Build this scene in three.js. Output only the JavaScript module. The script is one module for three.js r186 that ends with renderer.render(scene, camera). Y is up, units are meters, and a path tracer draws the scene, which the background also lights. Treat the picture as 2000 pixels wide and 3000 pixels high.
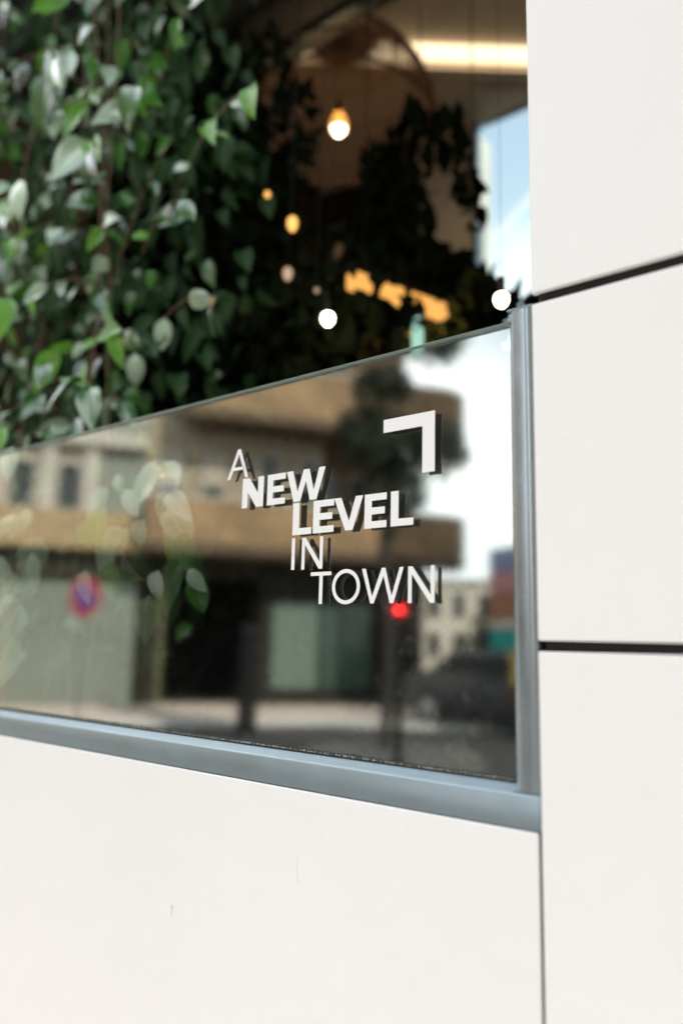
import * as THREE from 'three';
import { mergeGeometries, toCreasedNormals } from 'three/addons/utils/BufferGeometryUtils.js';
import { RoundedBoxGeometry } from 'three/addons/geometries/RoundedBoxGeometry.js';
import { RectAreaLightUniformsLib } from 'three/addons/lights/RectAreaLightUniformsLib.js';

// ---------------------------------------------------------------- camera, sky, sun, exposure
const scene = new THREE.Scene();
const renderer = new THREE.WebGLRenderer({ antialias: true });
renderer.toneMapping = THREE.LinearToneMapping;
renderer.toneMappingExposure = 1.76;
renderer.shadowMap.enabled = true;
RectAreaLightUniformsLib.init();

const D2R = Math.PI / 180;
const camera = new THREE.PerspectiveCamera(67.95, 682 / 1024, 0.05, 900);
camera.position.set(0, 1.5, 0.72);
camera.rotation.set(9.7965 * D2R, 38.2822 * D2R, 1.437 * D2R, 'YXZ');
camera.focus = 0.95;
camera.userData.fStop = 1.45;
scene.add(camera);

// value noise
const hash = (x, y, s = 0) => { let h = Math.imul(x | 0, 374761393) + Math.imul(y | 0, 668265263) + Math.imul(s | 0, 2147483647 ^ 0x51ab3c7); h = Math.imul(h ^ (h >>> 13), 1274126177); return ((h ^ (h >>> 16)) >>> 0) / 4294967296; };
const sm = (t) => t * t * (3 - 2 * t);
function noise(x, y, s = 0, period = 0) {
  const xi = Math.floor(x), yi = Math.floor(y), fx = sm(x - xi), fy = sm(y - yi);
  const w = (v) => (period ? ((v % period) + period) % period : v);
  const a = hash(w(xi), w(yi), s), b = hash(w(xi + 1), w(yi), s), c = hash(w(xi), w(yi + 1), s), d = hash(w(xi + 1), w(yi + 1), s);
  return a + (b - a) * fx + (c - a) * fy + (a - b - c + d) * fx * fy;
}
function fbm(x, y, s, oct, period) { let v = 0, a = 0.5, t = 0; for (let i = 0; i < oct; i++) { v += a * noise(x, y, s + i, period); t += a; x *= 2; y *= 2; period *= 2; a *= 0.5; } return v / t; }

{ // one sky all round: pale haze at the horizon, blue above, thin white cloud
  const W = 1024, H = 512, data = new Float32Array(W * H * 4);
  for (let j = 0; j < H; j++) for (let i = 0; i < W; i++) {
    const el = ((j + 0.5) / H - 0.5) * Math.PI, k = (j * W + i) * 4;
    const t = Math.pow(Math.max(0, Math.sin(el)), 0.62);
    let c = [1.66 + (0.28 - 1.66) * t, 1.72 + (0.44 - 1.72) * t, 1.72 + (0.68 - 1.72) * t];
    const u = i / W * 12, v = el / Math.PI * 14;
    let cl = fbm(u, v + 40, 7, 5, 12);
    cl = Math.min(1, Math.max(0, (cl - 0.42) * 4.2)) * Math.min(1, Math.max(0, el * 4));
    const cw = [2.0, 1.98, 1.93];
    for (let q = 0; q < 3; q++) data[k + q] = el < 0 ? 0.45 : c[q] + (cw[q] - c[q]) * cl * 0.8;
    data[k + 3] = 1;
  }
  const sky = new THREE.DataTexture(data, W, H, THREE.RGBAFormat, THREE.FloatType);
  sky.mapping = THREE.EquirectangularReflectionMapping; sky.magFilter = THREE.LinearFilter; sky.minFilter = THREE.LinearFilter; sky.needsUpdate = true;
  scene.background = sky; scene.environment = sky;
}
const sun = new THREE.DirectionalLight(new THREE.Color(1, 0.93, 0.82), 4.0);
sun.position.set(76, 62, -12); sun.target.position.set(0, 0, 0);
sun.castShadow = true; sun.shadow.mapSize.set(2048, 2048);
Object.assign(sun.shadow.camera, { left: -45, right: 45, top: 45, bottom: -45, near: 1, far: 200 });
scene.add(sun, sun.target);

// ---------------------------------------------------------------- helpers
let seed = 20240611;
const rnd = () => { seed = (seed + 0x6d2b79f5) | 0; let t = Math.imul(seed ^ (seed >>> 15), 1 | seed); t = (t + Math.imul(t ^ (t >>> 7), 61 | t)) ^ t; return ((t ^ (t >>> 14)) >>> 0) / 4294967296; };
const rr = (a, b) => a + (b - a) * rnd();
const used = new Map();
function numbered(n) { const k = used.get(n) ?? -1; used.set(n, k + 1); return k < 0 ? n : `${n}_${String(k + 1).padStart(3, '0')}`; }
function thing(name, label, category, pos = [0, 0, 0], turn = 0, group) {
  const o = new THREE.Group(); o.name = numbered(name); o.position.set(...pos); o.rotation.y = turn;
  o.userData = { label, category }; if (group) o.userData.group = group; scene.add(o); return o;
}
function part(name, geo, mat, parent, label) {
  const m = new THREE.Mesh(Array.isArray(geo) ? mergeGeometries(geo.map(g => { const q = g.index ? g.toNonIndexed() : g; for (const a of Object.keys(q.attributes)) if (!['position', 'normal', 'uv'].includes(a)) q.deleteAttribute(a); return q; })) : geo, mat);
  m.name = name; m.castShadow = m.receiveShadow = true; if (label) m.userData.label = label; parent.add(m); return m;
}
function struct(name, geo, mat) { const m = part(numbered(name), geo, mat, scene); m.userData.kind = 'structure'; return m; }
// box from corner to corner, uv in metres
function bx(x0, x1, y0, y1, z0, z1, r = 0) {
  const w = x1 - x0, h = y1 - y0, d = z1 - z0;
  const g = r ? new RoundedBoxGeometry(w, h, d, 2, r) : new THREE.BoxGeometry(w, h, d);
  const p = g.attributes.position, n = g.attributes.normal, uv = g.attributes.uv;
  for (let i = 0; i < p.count; i++) {
    const ax = Math.abs(n.getX(i)), ay = Math.abs(n.getY(i)), az = Math.abs(n.getZ(i));
    const X = p.getX(i) + x0, Y = p.getY(i) + y0, Z = p.getZ(i) + z0;
    if (az >= ax && az >= ay) uv.setXY(i, X, Y); else if (ax >= ay) uv.setXY(i, Z, Y); else uv.setXY(i, X, Z);
  }
  g.translate((x0 + x1) / 2, (y0 + y1) / 2, (z0 + z1) / 2); return g;
}
function polyExtrude(pts, depth, holes = [], bevel = 0) {
  const s = new THREE.Shape(pts.map(p => new THREE.Vector2(...p)));
  for (const h of holes) s.holes.push(new THREE.Path(h.map(p => new THREE.Vector2(...p))));
  return new THREE.ExtrudeGeometry(s, { depth, bevelEnabled: bevel > 0, bevelSize: bevel, bevelThickness: bevel, bevelSegments: 2, curveSegments: 16 });
}
const tube = (pts, r, seg = 16, rad = 8) => new THREE.TubeGeometry(new THREE.CatmullRomCurve3(pts.map(p => new THREE.Vector3(...p))), seg, r, rad);
const cyl = (x, y0, y1, z, r0, r1 = r0, seg = 20) => { const g = new THREE.CylinderGeometry(r1, r0, y1 - y0, seg); g.translate(x, (y0 + y1) / 2, z); return g; };
function tex(size, metres, f, srgb = true) {       // f(u, v) in 0..1 of a tile -> [r, g, b] linear 0..1
  const d = new Uint8Array(size * size * 4), enc = (c) => { c = Math.min(1, Math.max(0, c)); return Math.round(255 * (srgb ? (c <= 0.0031308 ? 12.92 * c : 1.055 * Math.pow(c, 1 / 2.4) - 0.055) : c)); };
  for (let j = 0; j < size; j++) for (let i = 0; i < size; i++) { const c = f(i / size, j / size), k = (j * size + i) * 4; d[k] = enc(c[0]); d[k + 1] = enc(c[1]); d[k + 2] = enc(c[2]); d[k + 3] = 255; }
  const t = new THREE.DataTexture(d, size, size); t.wrapS = t.wrapT = THREE.RepeatWrapping; t.magFilter = THREE.LinearFilter; t.colorSpace = srgb ? THREE.SRGBColorSpace : THREE.NoColorSpace; t.repeat.set(1 / metres, 1 / metres); t.needsUpdate = true; return t;
}
const lin = (r, g, b) => new THREE.Color().setRGB(r, g, b);
const std = (r, g, b, rough = 0.8, o = {}) => new THREE.MeshStandardMaterial({ color: lin(r, g, b), roughness: rough, ...o });
const phy = (r, g, b, rough, o) => new THREE.MeshPhysicalMaterial({ color: lin(r, g, b), roughness: rough, ...o });
function mottled(r, g, b, s, metres = 2, amp = 0.35, size = 256) { return tex(size, metres, (u, v) => { const n = 1 + amp * (fbm(u * 6, v * 6, s, 5, 6) - 0.5) + amp * 0.5 * (hash(u * size, v * size, s) - 0.5); return [r * n, g * n, b * n]; }); }

// ---------------------------------------------------------------- materials
const panelMap = tex(1024, 1.4, (u, v) => { // white laminate with faint handling marks
  let n = 0.865 + 0.03 * (fbm(u * 5, v * 5, 3, 4, 5) - 0.5) + 0.012 * (fbm(u * 60, v * 60, 13, 2, 60) - 0.5);
  return [n, n * 0.99, n * 0.972];
});
const panelRough = tex(512, 0.9, (u, v) => { const n = 0.42 + 0.2 * (fbm(u * 8, v * 8, 21, 5, 8) - 0.5); return [n, n, n]; }, false);
const M = {
  panel: new THREE.MeshStandardMaterial({ map: panelMap, roughnessMap: panelRough, roughness: 1 }),
  gap: std(0.018, 0.012, 0.01, 0.85),
  alu: new THREE.MeshStandardMaterial({ color: lin(0.3, 0.37, 0.41), metalness: 0.7, roughness: 1, roughnessMap: tex(256, 0.25, (u, v) => { const n = 0.27 + 0.18 * fbm(u * 10, v * 10, 5, 4, 10); return [n, n, n]; }, false) }),
  gasket: std(0.012, 0.014, 0.013, 0.6),
  adhesive: std(0.17, 0.17, 0.165, 0.9),
  vinyl: std(0.86, 0.86, 0.85, 0.55),
  glassFront: phy(0.93, 0.96, 0.94, 0, { transmission: 1, thickness: 0, ior: 1.3 }),
  glassBack: phy(0.9, 0.92, 0.91, 0.04, { transmission: 1, thickness: 0, ior: 5.0 }),
  glassEdge: phy(0.42, 0.52, 0.5, 0.25, { transmission: 0.4, thickness: 0 }),
  blueGlass: phy(0.47, 0.55, 0.55, 0, { transmission: 1, thickness: 0, ior: 1.5 }),
  facade: new THREE.MeshStandardMaterial({ map: mottled(0.66, 0.64, 0.6, 31, 2, 0.1), roughness: 0.8 }),
  darkWood: new THREE.MeshStandardMaterial({ map: tex(512, 1.2, (u, v) => { const g = fbm(u * 30, v * 3, 41, 4, 30) * 0.6 + 0.7; return [0.07 * g, 0.042 * g, 0.022 * g]; }), roughness: 0.55 }),
  beige: new THREE.MeshStandardMaterial({ map: mottled(0.78, 0.74, 0.66, 45, 1.5, 0.12), roughness: 0.8 }),
  ceiling: new THREE.MeshStandardMaterial({ map: mottled(0.64, 0.56, 0.45, 51, 1.2, 0.14), roughness: 0.85 }),
  floor: phy(0.05, 0.038, 0.028, 0.7, { specularIntensity: 0.3 }),
  steel: std(0.022, 0.028, 0.028, 0.7),
  steelTrim: std(0.06, 0.1, 0.1, 0.5),
  black: phy(0.012, 0.012, 0.013, 0.6, { specularIntensity: 0.2 }),
};

// ---------------------------------------------------------------- ground, street, pavements
const asphalt = new THREE.MeshStandardMaterial({ map: tex(512, 4, (u, v) => { const n = 0.026 + 0.018 * fbm(u * 12, v * 12, 61, 5, 12) + 0.012 * hash(u * 512, v * 512, 3); return [n * 1.05, n, n * 0.95]; }), roughness: 0.9 });
{ const g = new THREE.PlaneGeometry(1200, 1200); g.rotateX(-Math.PI / 2); g.translate(0, -0.12, 0); const uv = g.attributes.uv; for (let i = 0; i < uv.count; i++) uv.setXY(i, uv.getX(i) * 1200, uv.getY(i) * 1200); struct('road', g, asphalt); }
const slabMap = mottled(0.42, 0.38, 0.34, 67, 3, 0.3);
const pave = new THREE.MeshStandardMaterial({ map: slabMap, roughness: 0.85 });
const pavePink = new THREE.MeshStandardMaterial({ map: mottled(0.58, 0.47, 0.4, 69, 3, 0.3), roughness: 0.85 });
const kerbMat = new THREE.MeshStandardMaterial({ map: mottled(0.55, 0.53, 0.49, 71, 1, 0.25), roughness: 0.8 });
struct('pavement', bx(-30, 20, -0.3, 0, 0.012, 2.6), pave);
struct('kerb', bx(-30, 20, -0.3, 0.004, 2.6, 2.78, 0.02), kerbMat);
// street opposite: its own axes, u along the fronts, w out towards the street
const O = new THREE.Vector3(-12.3, 0, 13.65), TH = -55.2 * D2R;
const opposite = (u, w, y = 0) => [O.x + 0.571 * u + 0.821 * w, y, O.z + 0.821 * u - 0.571 * w];
{
  const outline = [[-30, -0.6], [-30, 3.05], [-0.5, 3.2], [2.4, 4.6], [4.2, 5.9], [9, 6.6], [9, -0.6]].map(([u, w]) => { const p = opposite(u, w); return [p[0], -p[2]]; });
  const g = polyExtrude(outline, 0.3); g.rotateX(-Math.PI / 2); g.translate(0, -0.3, 0); struct('pavement', g, pavePink);
  const line = [[-30, 3.12], [-0.5, 3.27], [2.4, 4.67], [4.2, 5.97], [9, 6.67]];
  const ks = [];
  for (let i = 0; i + 1 < line.length; i++) { const [u0, w0] = line[i], [u1, w1] = line[i + 1], L = Math.hypot(u1 - u0, w1 - w0); const k = bx(-L / 2, L / 2, -0.3, 0.005, -0.08, 0.08, 0.015); k.rotateY(TH + Math.atan2(w1 - w0, u1 - u0)); const c = opposite((u0 + u1) / 2, (w0 + w1) / 2); k.translate(c[0], 0, c[2]); ks.push(k); }
  struct('kerb', ks, kerbMat);
  const paint = std(0.62, 0.61, 0.58, 0.7), st = [];
  for (let i = 0; i < 7; i++) { const s = bx(-0.25, 0.25, -0.118, -0.116, -1.3, 1.3); s.rotateY(0.5); s.translate(-3.2 + i * 0.9, 0, 7.6 + i * 0.5); st.push(s); }
  const z = part('zebra_crossing', st, paint, scene); z.userData = { kind: 'structure' };
}

// ---------------------------------------------------------------- the cafe front: column, apron wall, head
{
  const t = thing('clad_column', 'white panelled column at the right of the window with dark open joints', 'column', [0, 0, 0]);
  part('backing', [bx(-0.3105, 0.3, 0, 5, -0.4, -0.0045)], M.gap, t);
  for (const [y0, y1] of [[0.001, 0.365], [0.377, 0.741], [0.753, 1.1335], [1.1445, 1.497], [1.5073, 1.8597], [1.8722, 2.62], [2.632, 3.4], [3.412, 5]])
    part('panel', bx(-0.3155, 0.31, y0, y1, -0.004, 0.004, 0.0016), M.panel, t);
  
}
{
  const t = thing('apron_wall', 'white panelled wall below the grey window frame', 'wall');
  part('backing', bx(-6, -0.3125, 0, 1.32, -0.3, -0.0045), M.gap, t);
  part('panel', bx(-2.95, -0.3197, 0.001, 1.3265, -0.004, 0.003, 0.0016), M.panel, t);
  part('panel', bx(-6, -2.962, 0.001, 1.3265, -0.004, 0.003, 0.0016), M.panel, t);
  // small handling marks on the laminate
  const mk = std(0.5, 0.42, 0.4, 0.7);
  const s1 = bx(-0.0006, 0.0006, -0.006, 0.006, 0, 0.0003); s1.translate(-0.834, 1.147, 0.0031);
  const s2 = bx(-0.0005, 0.0005, -0.0022, 0.0022, 0, 0.0003); s2.translate(-0.8335, 1.1515, 0.0034);
  part('scuff_mark', [s1], std(0.62, 0.57, 0.56, 0.6), t); part('scuff_mark', [s2], mk, t);
  const s3 = tube([[-0.617, 1.256, 0.0026], [-0.6185, 1.238, 0.0026], [-0.616, 1.222, 0.0026]], 0.0008, 12, 5); part('scuff_mark', s3, std(0.74, 0.73, 0.72, 0.5), t);
}
{
  const t = thing('upper_wall', 'pale wall above and left of the cafe window', 'wall');
  part('wall', [bx(-6, -0.325, 4.2, 5, -0.3, -0.006), bx(-6, -3.3, 1.335, 4.2, -0.3, -0.006)], M.facade, t);
}

// ---------------------------------------------------------------- the window: frame, glass, lettering
const PZ = -0.012;                                   // front face of the glass
{
  const t = thing('window', 'grey framed cafe window with reflecting glass and white lettering', 'window');
  // bottom rail, a profile swept along x: flat face, raised lip, slope up to the glass
  const prof = [[0, 1.329], [0.0012, 1.3278], [-0.045, 1.3278], [-0.045, 1.366], [-0.0215, 1.366], [-0.0215, 1.3672], [-0.011, 1.3672], [-0.0098, 1.3665], [-0.0035, 1.3612], [-0.0012, 1.3603], [0.0005, 1.3592], [0.0012, 1.358], [0.0012, 1.3298]].slice(1);
  let g = polyExtrude(prof.map(([z, y]) => [-z, y]), 2.983); g.rotateY(Math.PI / 2); g = g.toNonIndexed(); g.translate(-3.3, 0, 0); g = toCreasedNormals(g, 0.6);
  part('bottom_rail', g, M.alu, t);
  // right mullion: face, inner bead, shadow groove
  const mp = [[-0.3457, -0.045], [-0.3167, -0.045], [-0.3167, -0.003], [-0.3172, -0.0012], [-0.3186, -0.0004], [-0.3235, -0.0004], [-0.3245, -0.0012], [-0.3258, -0.0004], [-0.3395, -0.0004], [-0.3412, -0.0014], [-0.3418, -0.004], [-0.3446, -0.0055], [-0.3457, -0.0075]];
  let m = polyExtrude(mp.map(([x, z]) => [x, -z]), 0.4995); m.rotateX(-Math.PI / 2); m = m.toNonIndexed(); m.translate(0, 1.3612, 0); m = toCreasedNormals(m, 0.7);
  part('mullion', m, new THREE.MeshStandardMaterial({ color: lin(0.4, 0.47, 0.52), metalness: 0.85, roughness: 1, roughnessMap: tex(256, 0.12, (u, v) => { const n = 0.2 + 0.1 * fbm(u * 14, v * 4, 6, 4, 14); return [n, n, n]; }, false) }), t);
  part('frame_joint', bx(-0.3462, -0.3165, 1.3605, 1.3612, -0.04, -0.0016), M.gasket, t);
  part('mullion_cap', bx(-0.346, -0.3164, 1.8609, 1.8625, -0.045, 0.0004, 0.0006), M.alu, t);
  part('left_jamb', bx(-3.33, -3.3, 1.329, 4.2, -0.045, 0), M.alu, t);
  part('seal', [bx(-3.3, -0.3458, 1.3665, 1.3695, -0.0205, -0.0116), bx(-0.3462, -0.3456, 1.3672, 1.853, -0.0205, -0.0116)], M.gasket, t);
  // ragged silicone along the glass foot
  { const p = []; for (let x = -1.35; x < -0.35; x += rr(0.0025, 0.007)) { const h = rr(0.0003, 0.0016); p.push(bx(x, x + rr(0.001, 0.0032), 1.3694, 1.3695 + h, -0.0119, -0.0113)); } part('silicone_crumbs', p, std(0.4, 0.42, 0.38, 0.7), t).userData.kind = 'stuff'; }
  // double faced pane
  const GX0 = -3.3, GX1 = -0.3462, GY0 = 1.3675, GY1 = 1.8537, GZ = PZ - 0.0075;
  const front = new THREE.PlaneGeometry(GX1 - GX0, GY1 - GY0); front.translate((GX0 + GX1) / 2, (GY0 + GY1) / 2, PZ);
  const back = new THREE.PlaneGeometry(GX1 - GX0, GY1 - GY0); back.rotateY(Math.PI); back.translate((GX0 + GX1) / 2, (GY0 + GY1) / 2, GZ);
  const pane = mergeGeometries([front, back], true);
  const glass = part('glass_pane', pane, [M.glassFront, M.glassBack], t);
  part('glass_edge', bx(GX0, GX1, GY1 + 0.0001, GY1 + 0.0007, GZ - 0.0002, PZ + 0.0002), M.glassEdge, glass);

  // lettering cut from white film, in millimetres on the glass
  const put = (name, polys, label) => { const sh = (d, z) => mergeGeometries(polys.map(([p, h]) => polyExtrude(p.map(([x, y]) => [x / 1000, y / 1000]), d, h ? h.map(q => q.map(([x, y]) => [x / 1000, y / 1000])) : []).translate(0, 0, PZ + z))); return part(name, mergeGeometries([sh(0.0003, 0.00025), sh(0.00014, 0.0001)], true), [M.vinyl, M.adhesive], glass, label); };
  const R4 = (x0, x1, y0, y1) => [[[x0, y0], [x1, y0], [x1, y1], [x0, y1]]];
  const letter = (polys, l) => put('letter', polys, l);
  // A
  letter([[[[-785.8, 1725], [-780.2, 1725], [-764.1, 1760.3], [-749.9, 1725], [-744.3, 1725], [-761.4, 1767.2], [-766.8, 1767.2]]], [[[-775.6, 1737], [-752.6, 1737], [-754.3, 1741.4], [-773.6, 1741.4]]]], 'thin letter A');
  const Nn = (x0, x1, y0, y1, s, l, d = s) => letter([[[[x0, y0], [x0 + s, y0], [x0 + s, y1 - d * 1.75], [x1 - d * 1.18, y0], [x1, y0], [x1, y1], [x1 - s, y1], [x1 - s, y0 + d * 1.75], [x0 + d * 1.18, y1], [x0, y1]]]], l);
  Nn(-754, -713.6, 1681, 1723, 10.4, 'bold letter N', 11);
  const E = (x0, x1, y0, y1, s, a, l) => { const m = (y0 + y1) / 2; letter([[[[x0, y0], [x1, y0], [x1, y0 + a], [x0 + s, y0 + a], [x0 + s, m - a / 2], [x1 - 2.6, m - a / 2], [x1 - 2.6, m + a / 2], [x0 + s, m + a / 2], [x0 + s, y1 - a], [x1, y1 - a], [x1, y1], [x0, y1]]]], l); };
  E(-706.3, -673.6, 1681, 1723, 10.4, 8.3, 'bold letter E');
  letter([[[[-671.4, 1723], [-660.7, 1723], [-651.6, 1693.5], [-641.8, 1723], [-632, 1723], [-624, 1693.5], [-615.6, 1723], [-605.3, 1723], [-619, 1681.5], [-630.2, 1681.5], [-637.6, 1708], [-646.6, 1681.5], [-658, 1681.5]]]], 'bold letter W');
  const L = (x0, x1, y0, y1, s, a, l) => letter([[[[x0, y0], [x1, y0], [x1, y0 + a], [x0 + s, y0 + a], [x0 + s, y1], [x0, y1]]]], l);
  L(-658, -626, 1637, 1679, 10.8, 8.6, 'bold letter L');
  E(-623.2, -589.5, 1637, 1679, 10.6, 8.4, 'bold letter E');
  letter([[[[-589.2, 1679], [-578.2, 1679], [-565.4, 1648.5], [-555.6, 1679], [-544.4, 1679], [-559.6, 1637.2], [-571, 1637.2]]]], 'bold letter V');
  E(-541.8, -509.4, 1637, 1679, 10.6, 8.4, 'bold letter E');
  L(-503.3, -471.6, 1637, 1679, 10.9, 8.6, 'bold letter L');
  letter([[R4(-658, -652.7, 1591.8, 1633)[0]]], 'thin letter I');
  Nn(-640.6, -605.8, 1591.5, 1632.5, 4.9, 'thin letter N', 4.9);
  letter([[R4(-624.3, -591, 1582.8, 1587.4)[0]], [R4(-610, -604.7, 1547.4, 1582.8)[0]]], 'thin letter T');
  { const c = [-567.9, 1568], q = (r, ry = r) => Array.from({ length: 48 }, (_, i) => [c[0] + r * Math.cos(i * Math.PI / 24), c[1] + ry * Math.sin(i * Math.PI / 24)]); letter([[q(21.4), [q(16.7).reverse()]]], 'thin letter O'); }
  letter([[[[-543.8, 1588.6], [-538.3, 1588.6], [-528.5, 1555], [-514.8, 1588.6], [-509.8, 1588.6], [-500.6, 1555], [-489.6, 1588.6], [-484.2, 1588.6], [-498, 1547.2], [-503, 1547.2], [-512.3, 1579.5], [-526, 1547.2], [-530.8, 1547.2]]]], 'thin letter W');
  Nn(-478, -442.8, 1546.9, 1588.7, 5, 'thin letter N', 5);
  put('corner_mark', [[[[-515.5, 1752.9], [-460, 1752.9], [-460, 1696.8], [-443.2, 1696.8], [-443.2, 1769.2], [-515.5, 1769.2]]]], 'white right-angled corner mark above the words');
}

// ---------------------------------------------------------------- the cafe room
struct('floor', bx(-3.4, 0.6, -0.05, 0.02, -3.2, -0.31), M.floor);
struct('ceiling', [bx(-3.4, 0.6, 4.6, 4.75, -3.02, -0.01)], M.ceiling);
{ const t = thing('room_wall', 'brown timber board wall behind the leaves at the far left', 'wall');
  for (let i = 0; i < 14; i++) { const z1 = -0.31 - i * 0.2; part('board', bx(-3.4, -3.2 + (i % 2) * 0.006, 0.02, 4.6, z1 - 0.194, z1, 0.004), M.darkWood, t); }
  part('backing', bx(-3.45, -3.24, 0.02, 4.6, -3.2, -0.31), M.black, t); }
{ const t = thing('room_wall', 'back wall of the room, dark below the lamps and beige beside the blue glass', 'wall');
  part('dark_cladding', bx(-3.2, -2.75, 0.02, 4.6, -3.2, -3.0), phy(0.03, 0.022, 0.016, 0.8, { specularIntensity: 0.2 }), t);
  part('beige_pier', bx(-2.75, -1.981, 0.02, 4.6, -3.2, -3.0), M.beige, t);
  part('low_wall', [bx(-1.981, -1.3401, 0.02, 2.4999, -3.2, -3.0), bx(-1.34, 0.6, 0.02, 4.6, -3.2, -3.0)], phy(0.03, 0.022, 0.016, 0.8, { specularIntensity: 0.2 }), t); }
{ const t = thing('room_wall', 'side wall of the room behind the column', 'wall'); part('wall', bx(0.3, 0.6, 0.02, 4.6, -3.0, -0.4), M.beige, t); }
{ const t = thing('back_window', 'pale blue tinted glass wall between the dark bush and the column', 'window');
  part('glass_pane', new THREE.PlaneGeometry(0.62, 2.1).translate(-1.65, 3.55, -3.0), M.blueGlass, t);
  part('frame', [bx(-1.955, -1.365, 4.59, 4.6, -3.02, -2.98), bx(-1.98, -1.955, 2.5, 4.6, -3.02, -2.98), bx(-1.365, -1.34, 2.5, 4.6, -3.02, -2.98), bx(-1.955, -1.365, 2.5, 2.54, -3.02, -2.98)], M.alu, t); }
{ const t = thing('ceiling_beam', 'dark steel beam crossing the room under the ceiling', 'beam');
  part('beam', bx(-3.2, 0.3, 3.9, 4.6, -1.345, -0.6, 0.012), M.steel, t);
  part('trim', bx(-3.2, 0.3, 3.888, 3.9, -1.29, -1.25), M.steelTrim, t); }

// lamps
function pointLamp(x, y, z, hex, i, r = 1) { const l = new THREE.PointLight(hex, i, 12, 2); l.position.set(x, y, z); l.castShadow = true; l.shadow.radius = r; scene.add(l); return l; }
const WARM = new THREE.Color(1, 0.62, 0.28);
const glow = (r, g, b, k) => new THREE.MeshStandardMaterial({ color: 0x000000, emissive: lin(r, g, b), emissiveIntensity: k, roughness: 0.4 });
{ // cove strip along the ceiling, running diagonally
  const a = [-2.42, -1.86], b = [-1.1, -2.93], L = Math.hypot(b[0] - a[0], b[1] - a[1]);
  const t = thing('ceiling_light_strip', 'long warm white light strip glowing along the ceiling', 'ceiling light', [(a[0] + b[0]) / 2, 4.6, (a[1] + b[1]) / 2], Math.atan2(-(b[1] - a[1]), b[0] - a[0]));
  part('diffuser', bx(-L / 2, L / 2, -0.05, -0.0005, -0.03, 0.045, 0.012), glow(1, 0.76, 0.47, 1.15), t);
  part('lip', bx(-L / 2, L / 2, -0.075, -0.0005, -0.085, -0.045, 0.004), M.ceiling, t);
  part('fascia', bx(-L / 2, L / 2, -0.03, -0.0005, -0.29, -0.24, 0.004), M.ceiling, t);
  const la = new THREE.RectAreaLight(new THREE.Color(1, 0.8, 0.55), 1.7, L, 0.07); la.position.set((a[0] + b[0]) / 2, 4.54, (a[1] + b[1]) / 2); la.lookAt((a[0] + b[0]) / 2, 0, (a[1] + b[1]) / 2);
  la.rotation.set(-Math.PI / 2, 0, Math.atan2(-(b[1] - a[1]), b[0] - a[0]), 'YXZ'); scene.add(la);
}
const bulbGeo = (r, k) => { const pts = []; for (let i = 0; i <= 14; i++) { const a = Math.PI * i / 14; pts.push(new THREE.Vector2(Math.max(0.0001, r * Math.sin(a) * (1 - 0.18 * Math.cos(a))), -r * k * Math.cos(a))); } return new THREE.LatheGeometry(pts, 20); };
{ // big wire dome with a bare bulb
  const c = [-1.9, 3.73, -1.6];
  const t = thing('dome_pendant', 'large brown wire dome pendant around a glowing bare bulb', 'pendant lamp', c);
  part('bulb', bulbGeo(0.031, 1.4), glow(1, 0.86, 0.6, 6), t);
  { const pts = [[0.036, -0.012], [0.038, 0.008], [0.035, 0.03], [0.026, 0.05], [0.017, 0.062]].map(p => new THREE.Vector2(...p)); part('amber_neck', new THREE.LatheGeometry(pts, 20), glow(1, 0.42, 0.08, 0.95), t); }
  part('socket', cyl(0, 0.0625, 0.12, 0, 0.02), std(0.3, 0.16, 0.05, 0.35, { metalness: 0.8 }), t);
  part('cord', cyl(0, 0.12, 0.87, 0, 0.0014), M.black, t);
  const ribs = [], Rr = 0.42; for (let i = 0; i < 84; i++) { const a = i / 84 * Math.PI * 2, p = []; for (let k = 0; k <= 8; k++) { const e = (1 - k / 8 * 1.08) * Math.PI / 2; p.push([Rr * Math.cos(e) * Math.cos(a), 0.03 + Rr * 0.95 * Math.sin(e), Rr * Math.cos(e) * Math.sin(a)]); } ribs.push(tube(p, 0.0045, 10, 4)); }
  const s = part('shade', ribs, std(0.1, 0.05, 0.026, 0.85), t); s.userData.kind = 'stuff';
  const hoops = []; for (const e of [-4, 14, 34, 55, 74]) { const g = new THREE.TorusGeometry(Rr * Math.cos(e * D2R), 0.006, 6, 40); g.rotateX(Math.PI / 2); g.translate(0, 0.03 + Rr * 0.95 * Math.sin(e * D2R), 0); ribs.length && hoops.push(g); }
  part('hoop', hoops, std(0.05, 0.03, 0.018, 0.8), t);
  pointLamp(...c, WARM, 0.22);
}
{ const spots = [[-1.115, 2.276, -0.62, 0.0155, 'small round bulb glowing low in the dark foliage', 0.05], [-0.655, 2.2, -0.62, 0.0145, 'bright round bulb beside the blue glass, just above the window frame', 0.05]];
  for (const [x, y, z, r, l, i] of spots) { const t = thing('globe_pendant', l, 'pendant lamp', [x, y, z], 0, 'bare bulb pendants in the room'); part('bulb', bulbGeo(r, 1.12), glow(1, 0.85, 0.58, 10), t); part('socket', cyl(0, r * 1.1, r + 0.035, 0, 0.007), M.black, t); part('cord', cyl(0, r + 0.035, 4.6 - y, 0, 0.0005), M.black, t); pointLamp(x, y, z, WARM, i); } }
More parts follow.
